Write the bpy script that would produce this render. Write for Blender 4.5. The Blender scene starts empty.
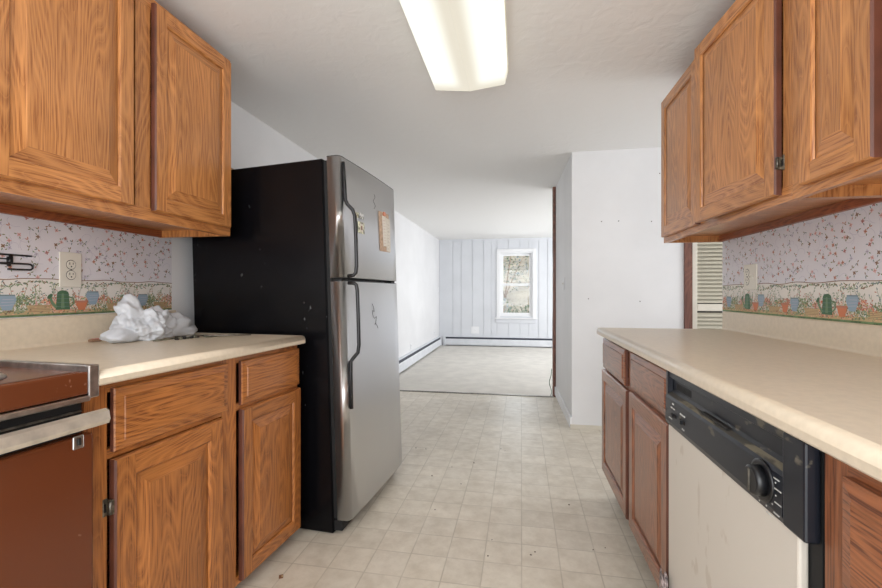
import bpy, bmesh, math, random
from mathutils import Vector, Matrix, noise
R = math.radians
PI = math.pi
col = bpy.context.scene.collection
rnd = random.Random(7)

# ------------------------------------------------------------------ materials
def nt(name):
    m = bpy.data.materials.new(name); m.use_nodes = True
    t = m.node_tree; b = t.nodes['Principled BSDF']
    return m, t, b
def lin(c):
    return tuple(((v/255)/12.92 if v/255 <= .04045 else ((v/255+.055)/1.055)**2.4) for v in c)+(1,)
def flat(name, c, rough=.6, metal=0, var=.0, vscale=8, bump=0, bscale=60, coat=0, **kw):
    m, t, b = nt(name)
    N, L = t.nodes, t.links
    b.inputs['Base Color'].default_value = lin(c)
    b.inputs['Roughness'].default_value = rough
    b.inputs['Metallic'].default_value = metal
    b.inputs['Coat Weight'].default_value = coat
    tc = N.new('ShaderNodeTexCoord')
    if var:
        n = N.new('ShaderNodeTexNoise'); n.inputs['Scale'].default_value = vscale; n.inputs['Detail'].default_value = 5
        L.new(tc.outputs['Object'], n.inputs['Vector'])
        mx = N.new('ShaderNodeMix'); mx.data_type = 'RGBA'
        mx.inputs[6].default_value = lin(tuple(max(0, v*(1-var)) for v in c)); mx.inputs[7].default_value = lin(tuple(min(255, v*(1+var)) for v in c))
        rp = N.new('ShaderNodeMapRange'); rp.inputs[1].default_value = .35; rp.inputs[2].default_value = .65
        L.new(n.outputs['Fac'], rp.inputs[0]); L.new(rp.outputs[0], mx.inputs[0]); L.new(mx.outputs[2], b.inputs['Base Color'])
    if bump:
        n2 = N.new('ShaderNodeTexNoise'); n2.inputs['Scale'].default_value = bscale; n2.inputs['Detail'].default_value = 4
        L.new(tc.outputs['Object'], n2.inputs['Vector'])
        bp = N.new('ShaderNodeBump'); bp.inputs['Strength'].default_value = bump; bp.inputs['Distance'].default_value = .01
        L.new(n2.outputs['Fac'], bp.inputs['Height']); L.new(bp.outputs[0], b.inputs['Normal'])
    return m

def oak(name, light, dark, axis, rough=.34, wear=0.0):
    """flat-sawn oak: contour lines of a stretched noise, plus pores running along the grain"""
    m, t, b = nt(name)
    N, L = t.nodes, t.links
    tc = N.new('ShaderNodeTexCoord'); oi = N.new('ShaderNodeObjectInfo')
    mul = N.new('ShaderNodeMath'); mul.operation = 'MULTIPLY'; mul.inputs[1].default_value = 37
    L.new(oi.outputs['Random'], mul.inputs[0])
    add = N.new('ShaderNodeVectorMath'); add.operation = 'ADD'
    L.new(tc.outputs['Object'], add.inputs[0]); L.new(mul.outputs[0], add.inputs[1])
    def stretched(across, along):
        mp = N.new('ShaderNodeMapping')
        mp.inputs['Scale'].default_value = (across*.6 if axis != 'x' else along, along if axis == 'y' else across, along if axis == 'z' else across)
        L.new(add.outputs[0], mp.inputs['Vector']); return mp
    def math_(op, a, v):
        q = N.new('ShaderNodeMath'); q.operation = op; L.new(a, q.inputs[0]); q.inputs[1].default_value = v; return q.outputs[0]
    n1 = N.new('ShaderNodeTexNoise'); n1.inputs['Scale'].default_value = 1; n1.inputs['Detail'].default_value = 2.2; n1.inputs['Roughness'].default_value = .38
    L.new(stretched(6.5, 1.15).outputs[0], n1.inputs['Vector'])
    v = math_('MULTIPLY', n1.outputs['Fac'], 30)
    v = math_('FRACT', v, 0)
    rp = N.new('ShaderNodeValToRGB')
    rp.color_ramp.elements[0].position = 0; rp.color_ramp.elements[0].color = (.35, .35, .35, 1)
    rp.color_ramp.elements[1].position = 1; rp.color_ramp.elements[1].color = (.85, .85, .85, 1)
    e = rp.color_ramp.elements.new(.12); e.color = (.9, .9, .9, 1)
    e = rp.color_ramp.elements.new(.55); e.color = (0, 0, 0, 1)
    L.new(v, rp.inputs[0])
    n2 = N.new('ShaderNodeTexNoise'); n2.inputs['Scale'].default_value = 1; n2.inputs['Detail'].default_value = 3
    L.new(stretched(330, 8).outputs[0], n2.inputs['Vector'])
    pr = N.new('ShaderNodeMapRange'); pr.inputs[1].default_value = .50; pr.inputs[2].default_value = .60; L.new(n2.outputs['Fac'], pr.inputs[0])
    n3 = N.new('ShaderNodeTexNoise'); n3.inputs['Scale'].default_value = 1; n3.inputs['Detail'].default_value = 3
    L.new(stretched(5, 2).outputs[0], n3.inputs['Vector'])
    # rings * .55 + pores within rings
    a1 = math_('MULTIPLY', rp.outputs[0], .5)
    pm = N.new('ShaderNodeMath'); pm.operation = 'MULTIPLY'; L.new(pr.outputs[0], pm.inputs[0]); 
    rr = math_('ADD', rp.outputs[0], .35); L.new(rr, pm.inputs[1])
    pm2 = math_('MULTIPLY', pm.outputs[0], .62)
    sm = N.new('ShaderNodeMath'); sm.operation = 'ADD'; L.new(a1, sm.inputs[0]); L.new(pm2, sm.inputs[1]); sm.use_clamp = True
    mx = N.new('ShaderNodeMix'); mx.data_type = 'RGBA'; mx.inputs[6].default_value = lin(light); mx.inputs[7].default_value = lin(dark)
    L.new(sm.outputs[0], mx.inputs[0])
    hs = N.new('ShaderNodeHueSaturation')
    vr = N.new('ShaderNodeMapRange'); vr.inputs[1].default_value = .3; vr.inputs[2].default_value = .7; vr.inputs[3].default_value = .82; vr.inputs[4].default_value = 1.12
    L.new(n3.outputs['Fac'], vr.inputs[0]); L.new(vr.outputs[0], hs.inputs['Value']); L.new(mx.outputs[2], hs.inputs['Color'])
    src = hs.outputs[0]
    if wear:
        n4 = N.new('ShaderNodeTexNoise'); n4.inputs['Scale'].default_value = 9; n4.inputs['Detail'].default_value = 6
        L.new(add.outputs[0], n4.inputs['Vector'])
        w = N.new('ShaderNodeMapRange'); w.inputs[1].default_value = .6; w.inputs[2].default_value = .75; w.inputs[4].default_value = wear; L.new(n4.outputs['Fac'], w.inputs[0])
        m2 = N.new('ShaderNodeMix'); m2.data_type = 'RGBA'; L.new(w.outputs[0], m2.inputs[0]); L.new(src, m2.inputs[6]); m2.inputs[7].default_value = lin((95, 52, 32))
        src = m2.outputs[2]
    L.new(src, b.inputs['Base Color'])
    b.inputs['Roughness'].default_value = rough
    b.inputs['Coat Weight'].default_value = .25; b.inputs['Coat Roughness'].default_value = .22
    bp = N.new('ShaderNodeBump'); bp.inputs['Strength'].default_value = .12; bp.inputs['Distance'].default_value = .002; bp.invert = True
    L.new(sm.outputs[0], bp.inputs['Height']); L.new(bp.outputs[0], b.inputs['Normal'])
    return m

OL, OD = (206, 142, 83), (150, 90, 45)
LL, LD = (186, 119, 61), (124, 70, 32)
M = {}
M['oak_v'] = oak('oak_upright', OL, OD, 'z'); M['oak_h'] = oak('oak_level', OL, OD, 'y'); M['oak_x'] = oak('oak_crosswise', OL, OD, 'x')
M['low_v'] = oak('oak_base_upright', LL, LD, 'z', wear=.25); M['low_h'] = oak('oak_base_level', LL, LD, 'y', wear=.25); M['low_x'] = oak('oak_base_crosswise', LL, LD, 'x')
RL, RD = (156, 97, 62), (92, 52, 34)  # same oak, colour darkened for the shade on the right base fronts
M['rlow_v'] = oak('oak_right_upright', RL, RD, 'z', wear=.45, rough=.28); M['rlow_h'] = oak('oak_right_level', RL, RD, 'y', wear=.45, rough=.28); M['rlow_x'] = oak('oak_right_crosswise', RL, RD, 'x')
M['cleat'] = oak('stained_cleat', (158, 88, 48), (112, 56, 30), 'y', rough=.5)
M['edge'] = flat('dark_stained_edge', (94, 54, 40), .45, var=.15)
M['jamb'] = oak('dark_jamb', (122, 74, 56), (84, 46, 34), 'z', rough=.5)
M['wall'] = flat('white_wall_paint', (230, 230, 231), .55, var=.015, vscale=2, bump=.05, bscale=120)
M['wallfar'] = flat('far_wall_paint', (222, 225, 230), .5, var=.01, vscale=3)
M['white'] = flat('white_gloss_paint', (240, 241, 243), .4)
M['cream'] = flat('cream_paint', (214, 208, 194), .5, var=.02)
M['creamdark'] = flat('cream_slat', (196, 190, 172), .5)
M['black'] = flat('black_plastic', (22, 23, 26), .32, var=.3, vscale=14)
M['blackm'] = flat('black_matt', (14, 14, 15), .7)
M['chrome'] = flat('worn_chrome', (190, 188, 184), .3, 1, var=.12, vscale=30)
M['handle'] = flat('brushed_handle', (214, 206, 192), .35, .7, var=.06, vscale=30)
M['dull'] = flat('dull_metal', (120, 116, 108), .4, .9, var=.2, vscale=60)
M['bronze'] = flat('bronze_hinge', (120, 112, 98), .35, .8, var=.2, vscale=80)
M['ivory'] = flat('ivory_plate', (224, 220, 208), .4)
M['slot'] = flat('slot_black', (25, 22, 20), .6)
M['fin'] = flat('heater_dark_fins', (58, 62, 74), .6)
M['heater'] = flat('heater_enamel', (222, 225, 230), .45, var=.02)

def ceiling_mat():
    m, t, b = nt('textured_ceiling'); N, L = t.nodes, t.links
    b.inputs['Base Color'].default_value = lin((238, 237, 235)); b.inputs['Roughness'].default_value = .9
    tc = N.new('ShaderNodeTexCoord')
    n = N.new('ShaderNodeTexNoise'); n.inputs['Scale'].default_value = 14; n.inputs['Detail'].default_value = 7; n.inputs['Distortion'].default_value = .8
    L.new(tc.outputs['Object'], n.inputs['Vector'])
    bp = N.new('ShaderNodeBump'); bp.inputs['Strength'].default_value = .3; bp.inputs['Distance'].default_value = .012
    L.new(n.outputs['Fac'], bp.inputs['Height']); L.new(bp.outputs[0], b.inputs['Normal'])
    return m
M['ceil'] = ceiling_mat()

def floor_mat():
    m, t, b = nt('vinyl_squares'); N, L = t.nodes, t.links
    tc = N.new('ShaderNodeTexCoord')
    mp = N.new('ShaderNodeMapping'); mp.inputs['Rotation'].default_value = (0, 0, R(.4))
    mp.inputs['Location'].default_value = (0, -1.925/.1524*0, 0)
    L.new(tc.outputs['Object'], mp.inputs['Vector'])
    sp = N.new('ShaderNodeSeparateXYZ'); L.new(mp.outputs[0], sp.inputs[0])
    def op(o, a, bb=None, v=0):
        q = N.new('ShaderNodeMath'); q.operation = o; L.new(a, q.inputs[0])
        if bb is not None: L.new(bb, q.inputs[1])
        else: q.inputs[1].default_value = v
        return q.outputs[0]
    nw = N.new('ShaderNodeTexNoise'); nw.inputs['Scale'].default_value = 5; L.new(mp.outputs[0], nw.inputs['Vector'])
    dists = []; cells = []
    for ax, off in (('X', .002), ('Y', 1.92)):
        a = op('ADD', sp.outputs[ax], None, 10*.1524-off)
        a = op('DIVIDE', a, None, .1524)
        cells.append(op('FLOOR', a))
        f = op('FRACT', a); g = op('SUBTRACT', f, None, .5); g = op('ABSOLUTE', g)   # .5 at line
        dists.append(g)
    mxd = op('MAXIMUM', dists[0], dists[1])
    ln = N.new('ShaderNodeMapRange'); ln.inputs[1].default_value = .478; ln.inputs[2].default_value = .494; L.new(mxd, ln.inputs[0])
    cb = N.new('ShaderNodeCombineXYZ'); L.new(cells[0], cb.inputs[0]); L.new(cells[1], cb.inputs[1])
    wn = N.new('ShaderNodeTexWhiteNoise'); L.new(cb.outputs[0], wn.inputs['Vector'])
    # blotchy marbling offset per tile
    sc = N.new('ShaderNodeVectorMath'); sc.operation = 'SCALE'; sc.inputs['Scale'].default_value = 3; L.new(wn.outputs['Color'], sc.inputs[0])
    ad = N.new('ShaderNodeVectorMath'); ad.operation = 'ADD'; L.new(mp.outputs[0], ad.inputs[0]); L.new(sc.outputs[0], ad.inputs[1])
    n1 = N.new('ShaderNodeTexNoise'); n1.inputs['Scale'].default_value = 13; n1.inputs['Detail'].default_value = 6; n1.inputs['Roughness'].default_value = .65
    L.new(ad.outputs[0], n1.inputs['Vector'])
    r1 = N.new('ShaderNodeMapRange'); r1.inputs[1].default_value = .35; r1.inputs[2].default_value = .68; L.new(n1.outputs['Fac'], r1.inputs[0])
    c1 = N.new('ShaderNodeMix'); c1.data_type = 'RGBA'; c1.inputs[6].default_value = lin((226, 218, 203)); c1.inputs[7].default_value = lin((205, 195, 178))
    L.new(r1.outputs[0], c1.inputs[0])
    # big dirt
    n2 = N.new('ShaderNodeTexNoise'); n2.inputs['Scale'].default_value = 1.7; n2.inputs['Detail'].default_value = 7; L.new(mp.outputs[0], n2.inputs['Vector'])
    r2 = N.new('ShaderNodeMapRange'); r2.inputs[1].default_value = .5; r2.inputs[2].default_value = .8; r2.inputs[4].default_value = .5; L.new(n2.outputs['Fac'], r2.inputs[0])
    c2 = N.new('ShaderNodeMix'); c2.data_type = 'RGBA'; L.new(c1.outputs[2], c2.inputs[6]); c2.inputs[7].default_value = lin((190, 178, 158)); L.new(r2.outputs[0], c2.inputs[0])
    vmul = N.new('ShaderNodeMapRange'); vmul.inputs[3].default_value = .955; vmul.inputs[4].default_value = 1.03; L.new(wn.outputs['Value'], vmul.inputs[0])
    hs = N.new('ShaderNodeHueSaturation'); L.new(vmul.outputs[0], hs.inputs['Value']); L.new(c2.outputs[2], hs.inputs['Color'])
    lf = N.new('ShaderNodeMath'); lf.operation = 'MULTIPLY'; lf.inputs[1].default_value = .62; L.new(ln.outputs[0], lf.inputs[0])
    lf2 = N.new('ShaderNodeMath'); lf2.operation = 'MULTIPLY'; L.new(lf.outputs[0], lf2.inputs[0])
    lr = N.new('ShaderNodeMapRange'); lr.inputs[1].default_value = .3; lr.inputs[2].default_value = .6; lr.inputs[3].default_value = .5; lr.inputs[4].default_value = 1; L.new(nw.outputs['Fac'], lr.inputs[0]); L.new(lr.outputs[0], lf2.inputs[1])
    c3 = N.new('ShaderNodeMix'); c3.data_type = 'RGBA'; L.new(hs.outputs[0], c3.inputs[6]); c3.inputs[7].default_value = lin((168, 158, 140)); L.new(lf2.outputs[0], c3.inputs[0])
    L.new(c3.outputs[2], b.inputs['Base Color'])
    rr = N.new('ShaderNodeMapRange'); rr.inputs[3].default_value = .28; rr.inputs[4].default_value = .5; L.new(n1.outputs['Fac'], rr.inputs[0]); L.new(rr.outputs[0], b.inputs['Roughness'])
    bp = N.new('ShaderNodeBump'); bp.inputs['Strength'].default_value = .25; bp.inputs['Distance'].default_value = .002; bp.invert = True
    L.new(ln.outputs[0], bp.inputs['Height']); L.new(bp.outputs[0], b.inputs['Normal'])
    return m
M['vinyl'] = floor_mat()
M['carpet'] = flat('beige_carpet', (222, 218, 210), .95, var=.025, vscale=6, bump=.8, bscale=180)
M['counter'] = flat('beige_laminate', (214, 200, 178), .36, var=.018, vscale=60, coat=.1)

def stainless():
    m, t, b = nt('stainless_steel'); N, L = t.nodes, t.links
    tc = N.new('ShaderNodeTexCoord'); mp = N.new('ShaderNodeMapping'); mp.inputs['Scale'].default_value = (3, 2, 260); L.new(tc.outputs['Object'], mp.inputs['Vector'])
    n = N.new('ShaderNodeTexNoise'); n.inputs['Scale'].default_value = 1; n.inputs['Detail'].default_value = 3; L.new(mp.outputs[0], n.inputs['Vector'])
    b.inputs['Metallic'].default_value = 1; b.inputs['Base Color'].default_value = lin((212, 213, 215)); b.inputs['Anisotropic'].default_value = .4
    n2 = N.new('ShaderNodeTexNoise'); n2.inputs['Scale'].default_value = 3; n2.inputs['Detail'].default_value = 6; L.new(tc.outputs['Object'], n2.inputs['Vector'])
    r = N.new('ShaderNodeMapRange'); r.inputs[3].default_value = .24; r.inputs[4].default_value = .42; L.new(n2.outputs['Fac'], r.inputs[0]); L.new(r.outputs[0], b.inputs['Roughness'])
    bp = N.new('ShaderNodeBump'); bp.inputs['Strength'].default_value = .04; bp.inputs['Distance'].default_value = .001; L.new(n.outputs['Fac'], bp.inputs['Height']); L.new(bp.outputs[0], b.inputs['Normal'])
    return m
M['steel'] = stainless()

def scuffed(name, c, mark, rough, amt=.6, thr=.66, scale=40, stretch=(1, 1, .25), metal=0):
    m, t, b = nt(name); N, L = t.nodes, t.links
    tc = N.new('ShaderNodeTexCoord'); mp = N.new('ShaderNodeMapping'); mp.inputs['Scale'].default_value = stretch; L.new(tc.outputs['Object'], mp.inputs['Vector'])
    n = N.new('ShaderNodeTexNoise'); n.inputs['Scale'].default_value = scale; n.inputs['Detail'].default_value = 5; L.new(mp.outputs[0], n.inputs['Vector'])
    n2 = N.new('ShaderNodeTexNoise'); n2.inputs['Scale'].default_value = 4; n2.inputs['Detail'].default_value = 2; L.new(mp.outputs[0], n2.inputs['Vector'])
    ml = N.new('ShaderNodeMath'); ml.operation = 'MULTIPLY'; L.new(n.outputs['Fac'], ml.inputs[0])
    r2 = N.new('ShaderNodeMapRange'); r2.inputs[1].default_value = .35; r2.inputs[2].default_value = .65; r2.inputs[3].default_value = .75; r2.inputs[4].default_value = 1.05; L.new(n2.outputs['Fac'], r2.inputs[0]); L.new(r2.outputs[0], ml.inputs[1])
    r = N.new('ShaderNodeMapRange'); r.inputs[1].default_value = thr; r.inputs[2].default_value = thr+.05; r.inputs[4].default_value = amt; L.new(ml.outputs[0], r.inputs[0])
    mx = N.new('ShaderNodeMix'); mx.data_type = 'RGBA'; mx.inputs[6].default_value = lin(c); mx.inputs[7].default_value = lin(mark); L.new(r.outputs[0], mx.inputs[0])
    L.new(mx.outputs[2], b.inputs['Base Color']); b.inputs['Roughness'].default_value = rough; b.inputs['Metallic'].default_value = metal
    return m
M['fridge_black'] = scuffed('fridge_black_side', (9, 9, 12), (130, 130, 130), .26, .6, .665, 55, (1, 1, .5))
M['fridge_black'].node_tree.nodes['Principled BSDF'].inputs['Specular IOR Level'].default_value = .22
M['dw_black'] = scuffed('dishwasher_black', (25, 28, 36), (130, 122, 104), .34, .45, .62, 30, (1, .5, 1))
M['dust'] = scuffed('dusty_black_ledge', (66, 63, 58), (128, 120, 100), .7, .7, .5, 25, (1, .3, 1))
M['copper'] = scuffed('brown_enamel', (100, 52, 28), (160, 120, 98), .22, .7, .66, 40, (1, 1, 1))
M['dw_white'] = scuffed('dishwasher_door_cream', (206, 199, 188), (182, 170, 154), .4, .5, .6, 25, (1, 1, .4))

def plastic_bag():
    m, t, b = nt('thin_plastic'); 
    b.inputs['Base Color'].default_value = lin((226, 230, 236)); b.inputs['Roughness'].default_value = .35
    b.inputs['Transmission Weight'].default_value = .25; b.inputs['Subsurface Weight'].default_value = 0
    b.inputs['Alpha'].default_value = .9
    return m
M['bag'] = plastic_bag()
def glass():
    m = bpy.data.materials.new('window_glass'); m.use_nodes = True; t = m.node_tree; N, L = t.nodes, t.links
    N.clear(); o = N.new('ShaderNodeOutputMaterial'); tr = N.new('ShaderNodeBsdfTransparent'); gl = N.new('ShaderNodeBsdfGlossy'); gl.inputs['Roughness'].default_value = .03
    fr = N.new('ShaderNodeFresnel'); fr.inputs['IOR'].default_value = 1.45; mx = N.new('ShaderNodeMixShader')
    tr.inputs[0].default_value = (.93, .95, .96, 1)
    L.new(fr.outputs[0], mx.inputs[0]); L.new(tr.outputs[0], mx.inputs[1]); L.new(gl.outputs[0], mx.inputs[2]); L.new(mx.outputs[0], o.inputs[0]); return m
M['glass'] = glass()
def diffuser():
    m, t, b = nt('lit_diffuser'); N, L = t.nodes, t.links
    # tube glow is painted into the lens emission as two brighter bands
    tc = N.new('ShaderNodeTexCoord'); sp = N.new('ShaderNodeSeparateXYZ'); L.new(tc.outputs['Object'], sp.inputs[0])
    a = N.new('ShaderNodeMath'); a.operation = 'ABSOLUTE'; L.new(sp.outputs['X'], a.inputs[0])
    r = N.new('ShaderNodeMapRange'); r.interpolation_type = 'SMOOTHSTEP'; r.inputs[1].default_value = .02; r.inputs[2].default_value = .085; r.inputs[3].default_value = .0; r.inputs[4].default_value = 1; L.new(a.outputs[0], r.inputs[0])
    y = N.new('ShaderNodeMapRange'); y.interpolation_type = 'SMOOTHSTEP'; y.inputs[1].default_value = .61; y.inputs[2].default_value = .5; y.inputs[3].default_value = 0; y.inputs[4].default_value = 1
    L.new(sp.outputs['Y'], y.inputs[0])
    ml = N.new('ShaderNodeMath'); ml.operation = 'MULTIPLY'; L.new(r.outputs[0], ml.inputs[0]); L.new(y.outputs[0], ml.inputs[1])
    mx = N.new('ShaderNodeMix'); mx.data_type = 'RGBA'; mx.inputs[6].default_value = (.86, .80, .66, 1); mx.inputs[7].default_value = (1.25, 1.25, 1.12, 1)
    L.new(ml.outputs[0], mx.inputs[0]); L.new(mx.outputs[2], b.inputs['Emission Color'])
    b.inputs['Emission Strength'].default_value = LAMP
    b.inputs['Base Color'].default_value = lin((96, 94, 88)); b.inputs['Roughness'].default_value = .4
    return m
LAMP = .56
M['lens'] = diffuser()

# ------------------------------------------------------------------ builders
class MB:
    def __init__(s): s.bm = bmesh.new(); s.mats = []
    def mi(s, mat):
        if mat not in s.mats: s.mats.append(mat)
        return s.mats.index(mat)
    def poly(s, pts, mat):
        f = s.bm.faces.new([s.bm.verts.new(p) for p in pts]); f.material_index = s.mi(mat); return f
    def box(s, x0, x1, y0, y1, z0, z1, mat, bev=0, seg=1):
        x0, x1 = sorted((x0, x1)); y0, y1 = sorted((y0, y1)); z0, z1 = sorted((z0, z1))
        vs = [s.bm.verts.new((x, y, z)) for x in (x0, x1) for y in (y0, y1) for z in (z0, z1)]
        idx = [(0, 1, 3, 2), (4, 6, 7, 5), (0, 4, 5, 1), (2, 3, 7, 6), (0, 2, 6, 4), (1, 5, 7, 3)]
        fs = []
        for i in idx:
            f = s.bm.faces.new([vs[k] for k in i]); f.material_index = s.mi(mat); fs.append(f)
        if bev:
            es = list({e for f in fs for e in f.edges})
            r = bmesh.ops.bevel(s.bm, geom=es, offset=bev, segments=seg, profile=.5, affect='EDGES')
            for f in r['faces']: f.material_index = s.mi(mat)
        return vs
    def extrude(s, prof, y0, y1, mat, axis='y', smooth=False, caps=True):
        """prof: closed 2D outline, extruded along the axis"""
        def P(p, t):
            a, b = p
            return {'y': (a, t, b), 'x': (t, a, b), 'z': (a, b, t)}[axis]
        A = [s.bm.verts.new(P(p, y0)) for p in prof]; B = [s.bm.verts.new(P(p, y1)) for p in prof]
        n = len(prof)
        for i in range(n):
            f = s.bm.faces.new((A[i], A[(i+1) % n], B[(i+1) % n], B[i])); f.material_index = s.mi(mat); f.smooth = smooth
        if caps:
            for V in (A, B[::-1]):
                f = s.bm.faces.new(V); f.material_index = s.mi(mat)
    def tube(s, path, r, mat, n=8, caps=True, flat_=1.0):
        path = [Vector(p) for p in path]; rings = []
        up = None
        for i, p in enumerate(path):
            d = (path[min(i+1, len(path)-1)]-path[max(i-1, 0)]).normalized()
            if up is None: up = Vector((0, 0, 1)) if abs(d.z) < .9 else Vector((1, 0, 0))
            a = d.cross(up).normalized(); b = a.cross(d).normalized(); up = b
            rr = r[i] if isinstance(r, (list, tuple)) else r
            rings.append([s.bm.verts.new(p+a*rr*math.cos(2*PI*k/n)+b*rr*flat_*math.sin(2*PI*k/n)) for k in range(n)])
        for i in range(len(rings)-1):
            for k in range(n):
                f = s.bm.faces.new((rings[i][k], rings[i][(k+1) % n], rings[i+1][(k+1) % n], rings[i+1][k])); f.material_index = s.mi(mat); f.smooth = True
        if caps:
            for V in (rings[0][::-1], rings[-1]):
                f = s.bm.faces.new(V); f.material_index = s.mi(mat)
    def lathe(s, prof, mat, centre=(0, 0, 0), axis='z', n=24):
        """prof: (radius, height) list"""
        c = Vector(centre); rings = []
        for r_, h_ in prof:
            ring = []
            for k in range(n):
                a = 2*PI*k/n; u, v = r_*math.cos(a), r_*math.sin(a)
                ring.append(s.bm.verts.new(c+Vector({'z': (u, v, h_), 'x': (h_, u, v), 'y': (u, h_, v)}[axis])))
            rings.append(ring)
        for i in range(len(rings)-1):
            for k in range(n):
                f = s.bm.faces.new((rings[i][k], rings[i][(k+1) % n], rings[i+1][(k+1) % n], rings[i+1][k])); f.material_index = s.mi(mat); f.smooth = True
        for V in (rings[0][::-1], rings[-1]):
            f = s.bm.faces.new(V); f.material_index = s.mi(mat)
    def build(s, name, parent=None, loc=None, rotz=0, smooth=None):
        bmesh.ops.recalc_face_normals(s.bm, faces=s.bm.faces)
        me = bpy.data.meshes.new(name); s.bm.to_mesh(me); s.bm.free()
        for m in s.mats: me.materials.append(m)
        o = bpy.data.objects.new(name, me); col.objects.link(o)
        if parent: o.parent = parent
        if loc: o.location = loc
        if rotz: o.rotation_euler.z = rotz
        return o
def thing(name, label, cat, loc=(0, 0, 0), rotz=0, group=None):
    o = bpy.data.objects.new(name, None); col.objects.link(o); o.location = loc; o.rotation_euler = (0, 0, rotz)
    o.empty_display_size = .1
    return tag(o, label, cat, group)
def tag(o, label, cat, group=None):
    o['label'] = label; o['category'] = cat
    if group: o['group'] = group
    return o
def struct(o, label=None):
    o['kind'] = 'structure'
    if label: o['label'] = label
    return o

def ringed(mb, rings, sg, y0, y1, z0, z1, mats, cap=True):
    """nested rectangles on a face looking along sg*x ; rings = (inset, height)"""
    prev = None; mv, mh = mats
    for ins, hgt in rings:
        c = [(sg*hgt, y0+ins, z0+ins), (sg*hgt, y1-ins, z0+ins), (sg*hgt, y1-ins, z1-ins), (sg*hgt, y0+ins, z1-ins)]
        if prev:
            for k in range(4):
                mb.poly([prev[k], prev[(k+1) % 4], c[(k+1) % 4], c[k]], mh if k in (0, 2) else mv)
        prev = c
    if cap: mb.poly(prev, mv)
    return prev

def door(parent, y0, y1, z0, z1, xf, sg, mats, fw=.056, th=.020, hinge_at=None, ajar=0, label=None):
    """raised panel door; mats=(upright, level). Origin at hinge edge."""
    mv, mh = mats
    oy = y0 if hinge_at is None else hinge_at
    a, b_ = y0-oy, y1-oy
    mb = MB()
    t = th
    # slab edge and chamfer
    ringed(mb, [(0, 0), (0, t-.005), (.004, t)], sg, a, b_, z0, z1, (M['edge'], mh), cap=False)
    mb.poly([(0, a, z0), (0, b_, z0), (0, b_, z1), (0, a, z1)], mv)
    i0, i1 = .004, fw-.006; X_ = sg*t
    mb.poly([(X_, a+i0, z0+i0), (X_, a+i1, z0+i0), (X_, a+i1, z1-i0), (X_, a+i0, z1-i0)], mv)
    mb.poly([(X_, b_-i1, z0+i0), (X_, b_-i0, z0+i0), (X_, b_-i0, z1-i0), (X_, b_-i1, z1-i0)], mv)
    mb.poly([(X_, a+i1, z0+i0), (X_, b_-i1, z0+i0), (X_, b_-i1, z0+i1), (X_, a+i1, z0+i1)], mh)
    mb.poly([(X_, a+i1, z1-i1), (X_, b_-i1, z1-i1), (X_, b_-i1, z1-i0), (X_, a+i1, z1-i0)], mh)
    ringed(mb, [(i1, t), (fw-.002, t-.003), (fw, t-.0085)], sg, a, b_, z0, z1, mats, cap=False)
    d = mb.build('door', parent, (xf, oy, 0))
    p = MB()
    ringed(p, [(fw-.004, t-.0105), (fw+.002, t-.0095), (fw+.034, t-.0015), (fw+.036, t-.0005), (fw+.04, t-.0005)], sg, a, b_, z0, z1, mats)
    p.build('panel', d)
    if ajar: d.rotation_euler.z = ajar
    if label: d['label'] = label
    return d
def drawer(parent, y0, y1, z0, z1, xf, sg, mats, th=.020):
    mv, mh = mats; mb = MB()
    mb.poly([(0, y0, z0), (0, y1, z0), (0, y1, z1), (0, y0, z1)], mh)
    ringed(mb, [(0, 0), (0, th*.55)], sg, y0, y1, z0, z1, (M['edge'], mh), cap=False)
    ringed(mb, [(0, th*.55), (.003, th*.7), (.024, th-.003), (.026, th), (.03, th)], sg, y0, y1, z0, z1, (mh, mh))
    return mb.build('drawer_front', parent, (xf, 0, 0))
def hinge(parent, x, y, z, sg, h=.045):
    mb = MB()
    mb.box(x, x+sg*.003, y, y+.012, z, z+h, M['bronze'], .001)
    mb.box(x, x+sg*.018, y+.010, y+.018, z+.004, z+h-.004, M['bronze'], .001)
    mb.tube([(x+sg*.016, y+.008, z+.006), (x+sg*.016, y+.008, z+h-.006)], .004, M['dull'])
    mb.box(x+sg*.001, x+sg*.006, y+.002, y+.006, z+.012, z+h-.012, M['slot'])
    return mb.build('hinge', parent)

# ------------------------------------------------------------------ room shell
WL, WR, ZC = -1.68, 1.06, 2.24
def shell(name, x0, x1, y0, y1, z0, z1, mat, label=None):
    mb = MB(); mb.box(x0, x1, y0, y1, z0, z1, mat); return struct(mb.build(name), label)
shell('floor', -1.78, 2.7, -.75, 4.68, -.12, 0, M['vinyl'], 'cream square-patterned vinyl kitchen floor')
shell('floor_carpet', -1.78, 3.5, 4.68, 9.3, -.14, -.04, M['carpet'], 'pale beige carpet in the far room')
shell('ceiling', -1.78, 3.5, -.75, 9.3, ZC, ZC+.1, M['ceil'], 'white textured ceiling')
wl = shell('wall_left', WL-.1, WL, -.75, 9.3, -.04, ZC, M['wall'])
wr = shell('wall_right', WR, WR+.1, -.75, 2.5, 0, ZC, M['wall'])
shell('wall_hall', WR+.1, 2.6, 2.4, 2.5, 0, ZC, M['wall'])
shell('wall_hall_end', 2.6, 2.7, 2.4, 3.76, 0, ZC, M['wall'])
shell('wall_centre', .43, 1.27, 3.64, 3.76, 0, ZC, M['wall'], 'plain white wall with nail holes beyond the right counter')
shell('wall_closet', 1.82, 2.6, 3.64, 3.76, 0, ZC, M['wall'])
shell('wall_over_door', 1.27, 1.82, 3.64, 3.76, 2.06, ZC, M['wall'])
mb = MB(); mb.extrude([(.43, 3.762), (.53, 3.762), (.50, 4.80), (.402, 4.80)], 0, ZC, M['wall'], 'z'); struct(mb.build('wall_passage'))
# tiny wedge so passage face starts exactly at the corner
shell('wall_near_room', .50, 3.5, 4.80, 4.90, -.04, ZC, M['wall'])
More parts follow.
